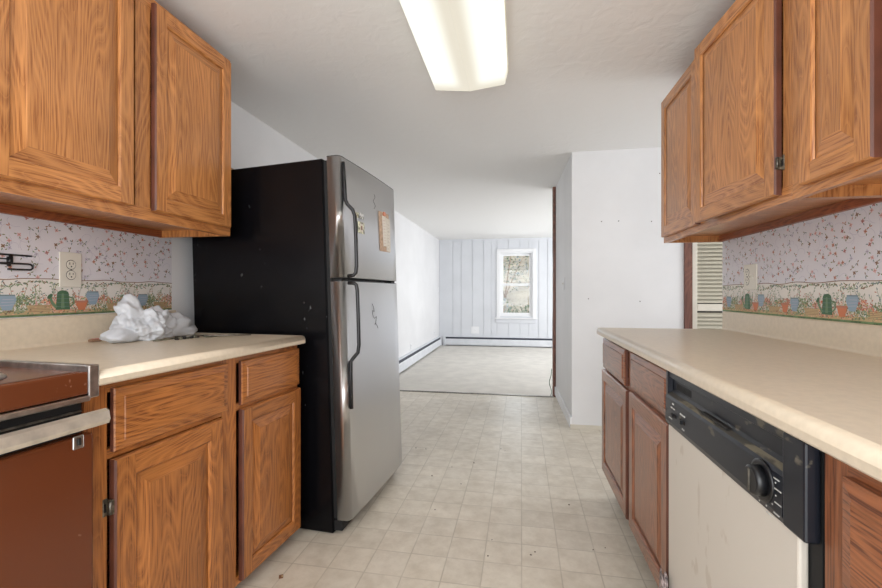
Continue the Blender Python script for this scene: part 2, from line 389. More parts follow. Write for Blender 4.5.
# far room right wall with a window opening (daylight enters from it)
mb = MB(); m_ = M['wall']
mb.box(3.4, 3.5, 4.9, 6.0, -.04, ZC, m_); mb.box(3.4, 3.5, 8.4, 9.3, -.04, ZC, m_); mb.box(3.4, 3.5, 6.0, 8.4, -.04, .5, m_); mb.box(3.4, 3.5, 6.0, 8.4, 2.05, ZC, m_)
struct(mb.build('wall_far_right'))
# far panelled wall with window hole; grooves are modelled between boards
WX0, WX1, WZ0, WZ1 = -.375, .300, .60, 1.945
YF = 9.2
mb = MB(); fm = M['wallfar']
mb.box(-1.68, WX0, YF+.02, YF+.12, -.04, ZC, fm); mb.box(WX1, 3.4, YF+.02, YF+.12, -.04, ZC, fm)
mb.box(WX0, WX1, YF+.02, YF+.12, -.04, WZ0, fm); mb.box(WX0, WX1, YF+.02, YF+.12, WZ1, ZC, fm)
gx = [-1.68, -1.38, -1.20, -.96, -.72, -.56, -.44, -.20, .04, .22, .42, .60, .84, 1.08, 1.30, 1.6, 1.9, 2.2, 2.5, 2.8, 3.1, 3.4]
for a, b_ in zip(gx, gx[1:]):
    a2, b2 = a+.003, b_-.003
    spans = [(-.04, ZC)]
    pieces = [(a2, b2)]
    out = []
    for (p, q) in pieces:
        if q <= WX0 or p >= WX1: out.append((p, q, -.04, ZC)); continue
        if p < WX0: out.append((p, WX0, -.04, ZC)); p = WX0
        if q > WX1: out.append((WX1, q, -.04, ZC)); q = WX1
        out += [(p, q, -.04, WZ0), (p, q, WZ1, ZC)]
    for (p, q, z0, z1) in out: mb.box(p, q, YF, YF+.0205, z0, z1, fm, .002)
struct(mb.build('wall_far'), 'pale grey-white panelled wall with upright grooves')
# header strip on top of the panelling
mb = MB(); mb.box(-1.68, 3.4, YF-.012, YF, ZC-.035, ZC, fm, .003); struct(mb.build('trim_1'))

# window
w = bpy.data.objects.new('window_1', None); col.objects.link(w); w.location = (-.0375, YF, 0); struct(w, 'white double-hung window in the far wall')
wx = (WX1-WX0)/2
def wbox(name, bs, mat, par=w, bev=.003):
    mb = MB()
    for q in bs: mb.box(*q, mat, bev)
    return mb.build(name, par)
wbox('casing', [(-wx-.07, -wx, -.022, 0, WZ0-.03, WZ1+.07), (wx, wx+.07, -.022, 0, WZ0-.03, WZ1+.07), (-wx, wx, -.022, 0, WZ1, WZ1+.07)], M['white'])
wbox('jamb', [(-wx, -wx+.02, -.004, .12, WZ0, WZ1), (wx-.02, wx, -.004, .12, WZ0, WZ1), (-wx+.02, wx-.02, -.004, .12, WZ1-.02, WZ1), (-wx+.02, wx-.02, -.004, .12, WZ0, WZ0+.02)], M['white'], bev=0)
wbox('sill', [(-wx-.11, wx+.11, -.05, 0, WZ0-.055, WZ0-.03)], M['white'])
wbox('apron', [(-wx-.09, wx+.09, -.018, 0, WZ0-.14, WZ0-.057)], fm)
zm = (WZ0+WZ1)/2-.01
for nm, z0, z1, yy in (('upper_sash', zm-.02, WZ1-.02, .06), ('lower_sash', WZ0+.02, zm+.025, .03)):
    f = wbox(nm, [(-wx+.02, -wx+.065, yy, yy+.03, z0, z1), (wx-.065, wx-.02, yy, yy+.03, z0, z1), (-wx+.065, wx-.065, yy, yy+.03, z1-.045, z1), (-wx+.065, wx-.065, yy, yy+.03, z0, z0+.05)], M['white'])
    g = MB(); g.box(-wx+.06, wx-.06, yy+.012, yy+.016, z0+.04, z1-.04, M['glass']); g.build('pane', f)

# trims
shell('trim_2', .372, .410, 4.802, 4.90, -.04, ZC, M['jamb'], 'dark brown wooden jamb at the end of the passage wall')
shell('trim_3', 1.271, 1.327, 3.625, 3.76, 0, 2.06, M['jamb'], 'reddish brown door jamb beside the louvred door')
mb = MB()
for i in range(16):
    x0 = -1.68+i*(2.05/16); x1 = x0+2.05/16
    h0 = .004+.003*noise.noise(Vector((i*.6, 0, 0)))
    mb.box(x0, x1, 4.665, 4.70, -.04, .003+h0, M['dull'])
struct(mb.build('trim_4'), 'thin metal threshold strip between vinyl and carpet')
# baseboards
mb = MB(); mb.extrude([(.416, 3.64), (.43, 3.64), (.403, 4.80), (.389, 4.80)], 0, .085, M['white'], 'z'); struct(mb.build('baseboard_passage'))
shell('baseboard_centre', .416, 1.27, 3.628, 3.64, 0, .03, M['cream'])

# louvred door
d = bpy.data.objects.new('door_1', None); col.objects.link(d); d.location = (1.33, 3.68, 0); struct(d, 'cream louvred closet door')
mb = MB(); cm = M['cream']
mb.box(.006, .052, 0, .03, .02, 2.04, cm, .003); mb.box(.43, .476, 0, .03, .02, 2.04, cm, .003)
for z0, z1 in ((.02, .2), (.955, 1.01), (1.95, 2.04)): mb.box(.052, .43, 0, .03, z0, z1, cm, .003)
mb.build('door_frame', d)
mb = MB()
for z0, z1 in ((.2, .955), (1.01, 1.95)):
    z = z0+.012
    while z < z1-.02:
        mb.extrude([(.004, z), (.006, z-.004), (.030, z+.024), (.028, z+.028)], .05, .432, M['creamdark'], 'x'); z += .0305
mb.build('louvre_slats', d)
mb = MB(); mb.box(.05, .432, .034, .040, .19, 1.96, M['slot']); mb.build('closet_shade', d)  # black sheet standing in for the shade inside the closet

# ------------------------------------------------------------------ printed wallpaper
PAL = {k: flat('print_'+k, v, .6) for k, v in dict(mauve=(178, 120, 118),
    pink=(216, 168, 164), red=(184, 104, 98), rust=(190, 128, 104), teal=(118, 136, 138), olive=(128, 132, 96), green=(112, 140, 108), dgreen=(78, 112, 84),
    lilac=(192, 188, 204), brown=(140, 108, 84), blue=(150, 170, 186), cream=(228, 216, 190), tan=(204, 178, 136), terracotta=(206, 128, 92), peach=(232, 186, 156), sage=(150, 168, 130)).items()}
M['paper'] = flat('wallpaper_ground', (222, 220, 226), .6, var=.01, vscale=5)
M['borderp'] = flat('border_ground', (230, 226, 220), .6, var=.02, vscale=12)
M['band'] = flat('border_green_band', (106, 132, 92), .6, var=.15, vscale=40)
def ell(cx, cz, a, b_, rot, n=8):
    c, s_ = math.cos(rot), math.sin(rot)
    return [(cx+c*a*math.cos(2*PI*k/n)-s_*b_*math.sin(2*PI*k/n), cz+s_*a*math.cos(2*PI*k/n)+c*b_*math.sin(2*PI*k/n)) for k in range(n)]
def leaf(cx, cz, a, b_, rot):
    c, s_ = math.cos(rot), math.sin(rot)
    return [(cx+c*x-s_*y, cz+s_*x+c*y) for x, y in ((-a, 0), (-a*.2, b_), (a*.5, b_*.7), (a, 0), (a*.5, -b_*.7), (-a*.2, -b_))]
class Print:
    def __init__(s, conv, top): s.mb = MB(); s.conv = conv; s.n = 0; s.clip = top
    def add(s, pts, c, lay=1):
        u0, u1, z0, z1 = s.clip
        pts = [(min(max(u, u0), u1), min(max(z, z0), z1)) for u, z in pts]
        us = [p[0] for p in pts]; zs = [p[1] for p in pts]
        if max(us)-min(us) < 1e-4 or max(zs)-min(zs) < 1e-4: return
        s.n += 1
        off = .0006+lay*.0002+(s.n % 40)*.000003
        s.mb.poly([s.conv(u, z, off) for u, z in pts], PAL[c] if c in PAL else M[c])
    def stroke(s, pts, w, c, lay=1):
        for (u0, z0), (u1, z1) in zip(pts, pts[1:]):
            d = math.hypot(u1-u0, z1-z0) or 1; a, b_ = -(z1-z0)/d*w, (u1-u0)/d*w
            s.add([(u0+a, z0+b_), (u1+a, z1+b_), (u1-a, z1-b_), (u0-a, z0-b_)], c, lay)
def sprigs(P, rg, u0, u1, z0, z1):
    step = .034
    k = 0
    u = u0
    while u < u1:
        z = z0+(.017 if k % 2 else 0)
        while z < z1:
            cu, cz = u+rg.uniform(-.012, .012), z+rg.uniform(-.012, .012)
            kind = rg.random(); a = rg.uniform(0, 2*PI)
            if kind < .45:      # flower head
                c1 = rg.choice(['pink', 'mauve', 'rust', 'brown', 'lilac', 'pink'])
                for q in range(4): P.add(leaf(cu+.0038*math.cos(a+q*1.57), cz+.0038*math.sin(a+q*1.57), .0042, .0026, a+q*1.57), c1, 2)
                P.add(ell(cu, cz, .0016, .0016, 0, 6), 'brown', 3)
                for q in (1, -1): P.add(leaf(cu+.011*math.cos(a+q), cz+.011*math.sin(a+q), .0052, .0019, a+q), rg.choice(['teal', 'olive', 'green']), 1)
            elif kind < .8:     # leaf pair
                for q in (.5, -.5, 2.6): P.add(leaf(cu+.006*math.cos(a+q), cz+.006*math.sin(a+q), .0056, .002, a+q), rg.choice(['teal', 'olive', 'rust', 'brown']), 1)
            if rg.random() < .45:  # fine curling vine
                pts = [(cu+t*.006*math.cos(a+t*.28), cz+t*.006*math.sin(a+t*.28)) for t in range(8)]
                P.stroke(pts, .0005, 'lilac', 0)
            z += step
        u += step*.86; k += 1
def bushy(P, rg, u, z, r, cols, n):
    for _ in range(n):
        a = rg.uniform(0, 2*PI); d = r*math.sqrt(rg.random())
        P.add(leaf(u+d*math.cos(a), z+abs(d*math.sin(a))*.95, rg.uniform(.003, .006), rg.uniform(.0015, .003), rg.uniform(0, 6)), rg.choice(cols), rg.randint(2, 5))
def K(pts, u, z, k=1.32): return [(u+(a-u)*k, z+(b_-z)*k) for a, b_ in pts]
def can(P, u, z):
    P.add(K([(u-.020, z), (u+.020, z), (u+.016, z+.046), (u-.016, z+.046)], u, z), 'dgreen', 6)
    P.add(K(ell(u, z+.046, .016, .009, 0, 12), u, z), 'dgreen', 6)
    P.add(K([(u-.006, z+.004), (u+.004, z+.004), (u+.002, z+.046), (u-.004, z+.046)], u, z), 'green', 7)
    for q in range(4): P.stroke(K([(u-.018, z+.009+q*.011), (u+.018, z+.009+q*.011)], u, z), .0006, 'teal', 8)
    P.stroke(K([(u-.018, z+.006), (u-.030, z+.022), (u-.034, z+.036)], u, z), .0050, 'green', 6)
    P.add(K(ell(u-.035, z+.038, .009, .005, .8), u, z), 'dgreen', 7)
    P.stroke(K([(u+.016, z+.036), (u+.029, z+.032), (u+.031, z+.018), (u+.020, z+.008)], u, z), .0028, 'green', 6)
def vase(P, u, z):
    P.add(K([(u-.010, z), (u+.010, z), (u+.021, z+.026), (u+.017, z+.040), (u-.017, z+.040), (u-.021, z+.026)], u, z), 'blue', 6)
    P.stroke(K([(u-.018, z+.038), (u+.018, z+.038)], u, z), .0018, 'teal', 7)
    for q in range(3): P.stroke(K([(u-.016+q*.003, z+.012+q*.008), (u+.015, z+.014+q*.007)], u, z), .0007, 'lilac', 7)
def pot(P, u, z):
    P.add(K([(u-.010, z), (u+.010, z), (u+.017, z+.022), (u-.017, z+.022)], u, z), 'terracotta', 6)
    P.add(K([(u-.020, z+.022), (u+.020, z+.022), (u+.020, z+.028), (u-.020, z+.028)], u, z), 'rust', 7)
def basket(P, u, z):
    P.add(K([(u-.026, z), (u+.026, z), (u+.032, z+.020), (u-.032, z+.020)], u, z), 'tan', 5)
    for q in range(5): P.stroke(K([(u-.027, z+.003+q*.004), (u+.027, z+.003+q*.004)], u, z), .0007, 'brown', 6)
def garden(P, rg, u0, u1, z0, z1, phase):
    """strip of pots, cans and flowers above a green band"""
    per = .53
    P.add([(u0, z0), (u1, z0), (u1, z0+.007), (u0, z0+.007)], 'band', 1)
    P.add([(u0, z0+.0065), (u1, z0+.0065), (u1, z0+.020), (u0, z0+.020)], 'tan', 0)
    n = int((u1-u0)/.010)
    for i in range(n):
        uu = u0+(i+.5)*(u1-u0)/n
        t = ((uu-phase) % per)
        hh = .032+.026*abs(math.sin(t*19))+.01*math.sin(t*47)
        cols = ['sage', 'olive', 'green', 'tan', 'sage'] if int(t*9) % 2 else ['pink', 'peach', 'terracotta', 'tan', 'sage', 'brown', 'peach']
        bushy(P, rg, uu, z0+.010, hh+.010, cols, 17)
        if rg.random() < .8:
            a = rg.uniform(1.1, 2.0); l = rg.uniform(.05, .095)
            P.stroke([(uu, z0+.02), (uu+l*.5*math.cos(a), z0+.02+l*.6), (uu+l*math.cos(a), z0+.02+l)], .0006, 'olive', 1)
            for q in range(6): P.add(leaf(uu+l*math.cos(a)*(.4+q*.12)+rg.uniform(-.008, .008), z0+.02+l*(.4+q*.12), .005, .0017, rg.uniform(0, 3)), rg.choice(['sage', 'green', 'rust', 'teal']), 2)
        for q in range(3):
            P.add(leaf(uu+rg.uniform(-.01, .01), z1-.010-rg.uniform(0, .022)*abs(math.sin(t*14)), .0062, .0020, rg.uniform(-1.2, 1.2)), rg.choice(['teal', 'sage', 'olive', 'green', 'brown']), 2)
    k = math.floor((u0-phase)/per)-1
    while phase+k*per < u1+.1:
        b0 = phase+k*per
        for fn, du, dz in ((can, 0, .020), (vase, .115, .036), (pot, .070, .016), (basket, .215, .013), (pot, .29, .018), (vase, .35, .024), (basket, .45, .013)):
            if u0+.045 < b0+du < u1-.03: fn(P, b0+du, z0+dz)
        for du in (.165, .25, .31, .40, .49):
            if u0+.02 < b0+du < u1-.02: bushy(P, rg, b0+du, z0+.04, .036, ['pink', 'peach', 'terracotta', 'rust', 'red'] if du in (.165, .31, .49) else ['sage', 'green', 'olive'], 60)
        k += 1
    pts = [(u0+(u1-u0)*i/60, z1-.003+.003*math.sin((u0+(u1-u0)*i/60)*26)+.0012*math.sin(i*1.3)) for i in range(61)]
    P.stroke(pts, .0014, 'brown', 3)
def paper(parent, side, u0, u1, z0, zb, z1, seed, phase):
    rg = random.Random(seed)
    if side == 'L': conv = lambda u, z, o: (WL+o, u, z)
    else: conv = lambda u, z, o: (WR-o, -u, z)
    P = Print(conv, (u0, u1, zb-.005, z1))
    P.mb.poly([conv(u, z, .0005) for u, z in ((u0, zb-.003), (u1, zb-.003), (u1, z1), (u0, z1))], M['paper'])
    sprigs(P, rg, u0+.01, u1-.01, zb+.012, z1-.008); P.mb.build('wallpaper', parent)
    P = Print(conv, (u0, u1, z0, zb+.002))
    P.mb.poly([conv(u, z, .0005) for u, z in ((u0, z0), (u1, z0), (u1, zb-.003), (u0, zb-.003))], M['borderp'])
    garden(P, rg, u0, u1, z0, zb, phase); P.mb.build('wallpaper_border', parent)
paper(wl, 'L', .55, 1.862, 1.016, 1.150, 1.40, 3, 1.345)
paper(wr, 'R', -2.497, -.2, 1.003, 1.140, 1.40, 5, -2.245)
# screws, nail holes on the white wall
for i, (x, z) in enumerate(((1.095, 2.035), (.79, 1.67), (1.035, 1.66), (.56, 1.05), (.66, 1.67), (.95, 1.03))):
    mb = MB(); mb.lathe([(.0045, .004), (.004, -.0025), (.0015, -.003)], M['slot'], (0, 0, 0), 'y', 8)
    o = mb.build('nail', None, (x, 3.6405, z)); tag(o, 'tiny dark nail in the plain white wall', 'nail', 'nails left in the white wall')

# ------------------------------------------------------------------ wall cabinets
def wall_cabinet(name, label, loc, sg, W, D, z0, z1, doors, mats, gable_far=True, group=None):
    """loc at wall, far/near ends along +y ; sg = outward direction"""
    mv, mh, mx = mats
    t = thing(name, label, 'cabinet', loc, group=group)
    f = D  # face plane
    mb = MB()
    fr = .02
    mb.box(0, sg*(D-fr), 0, .016, z0, z1, mv); mb.box(0, sg*(D-fr), W-.016, W, z0, z1, mv)
    mb.box(0, sg*(D-fr), .016, W-.016, z1-.016, z1, mx)
    mb.box(0, sg*.006, .016, W-.016, z0+.04, z1-.016, mh)
    mb.build('carcass', t)
    mb = MB(); mb.box(sg*.006, sg*(D-fr), .016, W-.016, z0+.032, z0+.044, mx); mb.build('bottom_panel', t)
    mb = MB(); mb.box(sg*.001, sg*.02, .0165, W-.0165, z0+.001, z0+.0315, M['cleat']); mb.build('hanging_cleat', t)
    mb = MB(); e = .0006
    ys = [0, .045]+[d for d in doors if d[0] == 's']; 
    mb.box(sg*(D-fr+e), sg*D, 0, W, z0, z0+.045, mh); mb.box(sg*(D-fr+e), sg*D, 0, W, z1-.045, z1, mh)
    mb.box(sg*(D-fr+e), sg*(D+.0002), 0, .045, z0+.0451, z1-.0451, mv); mb.box(sg*(D-fr+e), sg*(D+.0002), W-.045, W, z0+.0451, z1-.0451, mv)
    for d in doors:
        if d[0] == 's': mb.box(sg*(D-fr+e), sg*(D+.0002), d[1], d[2], z0+.0451, z1-.0451, mv)
    mb.build('face_frame', t)
    for d in doors:
        if d[0] == 'd':
            _, a, b_, zz0, zz1, hy, aj = d
            dd = door(t, a, b_, zz0, zz1, sg*(D+.001), sg, (mv, mh), hinge_at=hy, ajar=aj, label='door standing slightly open' if aj else None)
    return t
UP = (M['oak_v'], M['oak_h'], M['oak_x'])
LX = .345
c1 = wall_cabinet('wall_cabinet', 'oak wall cabinet hung on the left wall above the outlet, next to the black refrigerator', (WL+.001, .80, 0), 1, .997, LX+.023, 1.360, 2.170,
    [('s', .493, .555), ('d', .050, .470, 1.396, 2.150, .050, 0), ('d', .558, .978, 1.396, 2.150, .978, 0)], UP)
c2 = wall_cabinet('wall_cabinet', 'oak wall cabinet at the far end of the right wall with one door slightly open', (WR-.001, 1.394, 0), -1, 1.110, .285, 1.366, 2.13,
    [('s', .545, .66), ('d', .632, 1.088, 1.394, 2.116, 1.088, 0), ('d', .050, .562, 1.390, 2.112, .050, R(3.6))], UP)
c3 = wall_cabinet('wall_cabinet', 'oak wall cabinet nearest the camera on the right wall, three short of the louvred door', (WR-.001, .40, 0), -1, .993, .285, 1.366, 2.13,
    [('s', .60, .70), ('d', .684, .934, 1.392, 2.112, .684, 0), ('d', .05, .60, 1.392, 2.112, .05, 0)], UP)
c3['label'] = 'oak wall cabinet nearest the camera on the right wall, above the dishwasher'
hinge(c2, -.285, .036, 1.462, -1)

# ------------------------------------------------------------------ base cabinets
AL = R(4.2)
def base_cabinet(name, label, loc, rz, sg, W, D, z0, z1, fronts, mats, toe_mat, toe=.06, group=None, ov=.05):
    """local origin at nose line; face plane at x=-sg*.03"""
    mv, mh, mx = mats
    t = thing(name, label, 'cabinet', loc, rz, group)
    F = -sg*ov; B = F-sg*D
    mb = MB()
    mb.box(F-sg*.02, B, 0, .016, z0, z1, mv); mb.box(F-sg*.02, B, W-.016, W, z0, z1, mv)
    mb.box(F-sg*.02, B, .016, W-.016, z0, z0+.016, mx); mb.box(B, B+sg*.006, .016, W-.016, z0+.016, z1, mh)
    mb.build('carcass', t)
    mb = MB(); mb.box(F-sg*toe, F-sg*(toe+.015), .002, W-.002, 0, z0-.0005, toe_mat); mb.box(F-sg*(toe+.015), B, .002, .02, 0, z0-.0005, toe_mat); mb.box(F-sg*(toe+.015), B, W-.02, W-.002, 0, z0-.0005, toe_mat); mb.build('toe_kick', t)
    mb = MB(); f0 = F-sg*.0194
    for d in fronts:
        if d[0] == 'v': mb.box(f0, F+sg*.0002, d[1], d[2], z0, z1, mv)
        if d[0] == 'h': mb.box(f0, F, d[1], d[2], d[3], d[4], mh)
    mb.build('face_frame', t)
    for d in fronts:
        if d[0] == 'door': door(t, d[1], d[2], d[3], d[4], F+sg*.001, sg, (mv, mh), fw=d[5] if len(d) > 5 else .05)
        if d[0] == 'drawer': drawer(t, d[1], d[2], d[3], d[4], F+sg*.001, sg, (mv, mh))
    return t
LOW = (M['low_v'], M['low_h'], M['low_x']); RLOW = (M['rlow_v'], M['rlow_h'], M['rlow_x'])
LO = (-.985, .874, 0)
b1 = base_cabinet('base_cabinet', 'oak base cabinet with two drawers and two doors between the brown range and the refrigerator', LO, -AL, 1, .906, .58, .045, .8745,
    [('v', 0, .056), ('v', .451, .521), ('v', .888, .906), ('h', .056, .451, .845, .8745), ('h', .521, .888, .845, .8745), ('h', .056, .451, .675, .70), ('h', .521, .888, .675, .70), ('h', .056, .451, .045, .075), ('h', .521, .888, .045, .075),
     ('drawer', .064, .466, .692, .855), ('drawer', .534, .902, .694, .852), ('door', .062, .438, .058, .673, .062), ('door', .534, .905, .058, .678, .056)], LOW, M['blackm'])
hinge(b1, -.0498, .044, .532, 1)
RO = (.415, 1.405, 0)
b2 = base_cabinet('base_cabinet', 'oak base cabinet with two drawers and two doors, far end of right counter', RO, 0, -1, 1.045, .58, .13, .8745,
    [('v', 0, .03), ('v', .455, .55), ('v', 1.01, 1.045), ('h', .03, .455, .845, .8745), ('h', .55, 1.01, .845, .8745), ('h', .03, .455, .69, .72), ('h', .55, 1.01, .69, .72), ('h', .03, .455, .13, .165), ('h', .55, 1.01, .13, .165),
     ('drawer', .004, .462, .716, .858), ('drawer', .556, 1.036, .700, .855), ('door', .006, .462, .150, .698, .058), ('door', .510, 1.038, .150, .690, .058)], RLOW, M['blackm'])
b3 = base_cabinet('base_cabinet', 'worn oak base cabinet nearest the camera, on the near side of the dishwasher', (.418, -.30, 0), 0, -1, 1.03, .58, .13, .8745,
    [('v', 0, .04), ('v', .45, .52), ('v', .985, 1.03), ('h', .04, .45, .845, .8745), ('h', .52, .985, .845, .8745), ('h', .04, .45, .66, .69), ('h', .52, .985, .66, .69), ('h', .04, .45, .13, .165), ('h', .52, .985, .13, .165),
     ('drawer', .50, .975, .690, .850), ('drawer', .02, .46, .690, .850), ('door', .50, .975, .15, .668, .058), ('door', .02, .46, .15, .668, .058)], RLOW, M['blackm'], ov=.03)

# ------------------------------------------------------------------ countertops
def nose_profile(D, sg, zt=.91, th=.035, splash=.1, D2=None):
    """(x,z) outline from nose to the splash; x=0 is the nose tip"""
    pts = []
    r = .012
    pts += [(-.004, zt-th), (0, zt-th+.004)]
    pts += [(0, zt-r-.006)]
    for k in range(1, 6):
        a = k/6*PI/2; pts.append((-(1-math.cos(a))*(r+.006), zt-r-.006+math.sin(a)*(r+.006)))
    pts += [(-.024, zt), (-D+.032, zt)]
    for k in range(1, 4):
        a = k/4*PI/2; pts.append((-D+.032-.010*math.sin(a), zt+.010*(1-math.cos(a))))
    pts += [(-D+.022, zt+.012), (-D+.021, zt+splash-.006), (-D+.017, zt+splash), (-D, zt+splash), (-D, zt-th+.015), (-.045, zt-th+.015), (-.045, zt-th)]
    return [(sg*x, z) for x, z in pts]
def worktop(name, label, loc, rz, sg, L, D0, D1, zt, splash):
    mb = MB()
    A = nose_profile(D0, sg, zt, splash=splash); B = nose_profile(D1, sg, zt, splash=splash)
    va = [mb.bm.verts.new((x, 0, z)) for x, z in A]; vb = [mb.bm.verts.new((x, L, z)) for x, z in B]
    n = len(A)
    for i in range(n):
        f = mb.bm.faces.new((va[i], va[(i+1) % n], vb[(i+1) % n], vb[i])); f.material_index = mb.mi(M['counter']); f.smooth = 1 < i < 8
    for V in (va, vb[::-1]):
        f = mb.bm.faces.new(V); f.material_index = 0
    o = mb.build(name, None, loc, rz); return tag(o, label, 'countertop')
worktop('countertop', 'beige laminate countertop with low backsplash between range and refrigerator', (LO[0], LO[1], 0), -AL, 1, .892, .672, .715, .911, .104)
worktop('countertop', 'long beige laminate countertop with backsplash along the right wall', (.418, -.30, 0), 0, -1, 2.745, .640, .640, .911, .092)

# ------------------------------------------------------------------ dishwasher
dw = thing('dishwasher', 'built-in dishwasher with cream door and worn black control panel under the right counter', 'dishwasher', (.418, .742, 0))
Y1 = .651
mb = MB()
mb.box(.034, .60, .0, Y1, .02, .868, M['blackm']); mb.build('tub', dw)
mb = MB(); mb.box(.018, .033, .028, Y1-.022, .13, .716, M['dw_white'], .004, 2); mb.build('door', dw)
mb = MB(); mb.box(.045, .0335, .03, Y1-.03, .02, .118, M['black'], .003); mb.build('kick_plate', dw)
mb = MB(); k = M['dw_black']
# control panel section: top trim, finger recess, dusty ledge, face
x_in = .050
prof = [(.022, .872), (.022, .852), (.032, .846), (.033, .815), (.028, .808), (.016, .802), (.012, .795), (.0105, .730), (.015, .717), (.033, .712), (.033, .872)]
ext = MB()
A = [ext.bm.verts.new((x, .058, z)) for x, z in prof]; B = [ext.bm.verts.new((x, Y1-.02, z)) for x, z in prof]
n = len(prof)
for i in range(n):
    f = ext.bm.faces.new((A[i], A[(i+1) % n], B[(i+1) % n], B[i])); f.material_index = ext.mi(M['dust'] if i in (4,) else k)
for V in (A, B[::-1]):
    f = ext.bm.faces.new(V); f.material_index = ext.mi(k)
ext.box(.0100, .033, .0, .0578, .718, .872, k, .004, 2); ext.box(.018, .033, Y1-.0198, Y1-.003, .712, .872, k, .002)
cp = ext.build('control_panel', dw)
mb = MB()
FX = .0108
mb.lathe([(.037, .002), (.037, -.002), (.032, -.003)], M['black'], (FX, .118, .765), 'x', 32); mb.build('dial_ring', dw)
mb = MB(); mb.lathe([(.027, 0), (.0255, -.014), (.022, -.017)], M['black'], (FX-.003, .118, .765), 'x', 32)
mb.box(FX-.0225, FX-.0195, .1155, .1205, .745, .785, M['dull'], .0008); mb.build('dial', dw)
for y in (.560, .498):
    mb = MB(); mb.box(FX+.001, FX-.0005, y-.018, y+.018, .752, .760, M['slot']); mb.box(FX, FX-.008, y-.006, y+.004, .751, .761, M['black'], .001); mb.build('slide_switch', dw)
mark = flat('pale_lettering', (190, 190, 186), .6)
rg = random.Random(4)
for (y, z, n_) in [(.585, .774, 3), (.567, .774, 3), (.575, .786, 3), (.60, .742, 6), (.515, .774, 4), (.497, .774, 4), (.50, .738, 4)]:
    mb = MB()
    for q in range(n_): mb.box(FX+.0006, FX-.0004, y-q*.0045, y-q*.0045-.003, z-.002, z+.0012+rg.uniform(0, .0015), mark)
    mb.build('lettering', dw)
mb = MB()
for a in range(0, 12):
    an = a*PI/6+.2; yy, zz = 0.118+.043*math.cos(an), .765+.041*math.sin(an)
    if .72 < zz < .79: mb.box(FX+.0006, FX-.0004, yy-.0012, yy+.0012, zz-.0012, zz+.0012, mark)
for (y, z, l) in [(.082, .785, .016), (.080, .768, .018), (.079, .745, .018), (.105, .716, .022), (.082, .726, .016)]:
    w_ = y
    while w_ > max(y-l, .060): mb.box(FX+.0006, FX-.0004, w_, w_-.0018, z-.001, z+.001, mark); w_ -= .0028
mb.build('lettering', dw)
mb = MB()
for q in range(12): mb.box(.0315, .0325, Y1-.05-q*.009, Y1-.055-q*.009, .821, .840, M['slot'])
mb.build('vent_slots', dw)
mb = MB(); mb.box(.018, .031, .27, .40, .806, .812, M['slot'], .002); mb.build('latch_recess', dw)
# torn lining at the bottom corner
def crumple(name, label, cat, c, sx, sy, sz, seed, mat, sub=4, amp=.35, grp=None):
    bm = bmesh.new(); bmesh.ops.create_icosphere(bm, subdivisions=sub, radius=1)
    for v in bm.verts:
        p = v.co.copy(); n = noise.noise(p*1.6+Vector((seed, 0, 0)))*.6; r_ = 1-abs(noise.noise(p*3.1+Vector((0, seed, 0))))*1.2; r2 = abs(noise.noise(p*7+Vector((0, 0, seed))))
        v.co = p*(1+amp*(n+.45*r_-.3*r2-.2))
        v.co = Vector((v.co.x*sx, v.co.y*sy, max(v.co.z, -.8)*sz))
    zmin = min(v.co.z for v in bm.verts)
    for v in bm.verts: v.co.z -= zmin
    for f in bm.faces: f.smooth = True
    mb = MB(); mb.bm.free(); mb.bm = bm; mb.mi(mat)
    return tag(mb.build(name, None, c), label, cat, grp)
tm = flat('torn_lining', (122, 110, 108), .5, var=.6, vscale=70)
crumple('torn_lining', 'torn crumpled grey lining bulging out at the far lower corner of the dishwasher', 'debris', (.417, 1.350, .0005), .010, .036, .150, 5, tm, amp=.8)

# ------------------------------------------------------------------ range
rg_ = thing('range', 'brown electric range with chrome trim at the left edge of the view', 'range', (LO[0], LO[1], 0), -AL)
cp_ = M['copper']; ch = M['chrome']
mb = MB(); mb.box(-.035, -.62, -.765, -.012, .05, .872, cp_, .002); mb.build('body', rg_)
mb = MB(); mb.box(-.018, -.63, -.752, -.024, .873, .915, cp_, .006, 2)
mb.poly([(-.03, -.74, .9155), (-.03, -.04, .9155), (-.6, -.04, .9155), (-.6, -.74, .9155)], cp_)
mb.build('cooktop', rg_)
mb = MB(); mb.box(-.004, -.016, -.746, -.022, .862, .915, cp_, .004, 2); mb.build('front_apron', rg_)
mb = MB(); mb.box(-.012, -.64, -.0235, -.008, .905, .93, ch, .003, 2); mb.box(0, -.024, -.0235, .0, .852, .929, ch, .003, 2); mb.build('chrome_trim', rg_)
mb = MB(); mb.box(0, -.03, -.76, -.020, .846, .860, ch, .003, 2); mb.build('front_trim', rg_)
mb = MB(); mb.box(-.022, -.034, -.757, -.026, .772, .845, M['blackm']); mb.build('vent', rg_)
mb = MB(); mb.box(-.014, -.020, -.757, -.03, .822, .826, M['dull']); mb.build('vent_lip', rg_)
mb = MB(); mb.box(-.004, -.033, -.757, -.010, .17, .770, cp_, .006, 2); od = mb.build('oven_door', rg_)
mb = MB(); mb.extrude([(.020, .788), (.032, .792), (.036, .802), (.032, .822), (.020, .826), (.016, .818), (.016, .796)], -.745, -.002, M['handle']); mb.box(.018, -.021, -.10, -.07, .795, .812, ch, .002); mb.box(.018, -.021, -.70, -.67, .795, .812, ch, .002); mb.build('handle', od)
mb = MB(); mb.box(-.005, -.002, -.058, -.034, .742, .772, ch, .002); mb.box(-.0022, .002, -.049, -.042, .750, .766, M['slot'], .001); mb.build('latch_plate', od)
mb = MB(); mb.box(-.006, -.033, -.757, -.020, .06, .165, cp_, .006, 2); mb.build('drawer_front', rg_)
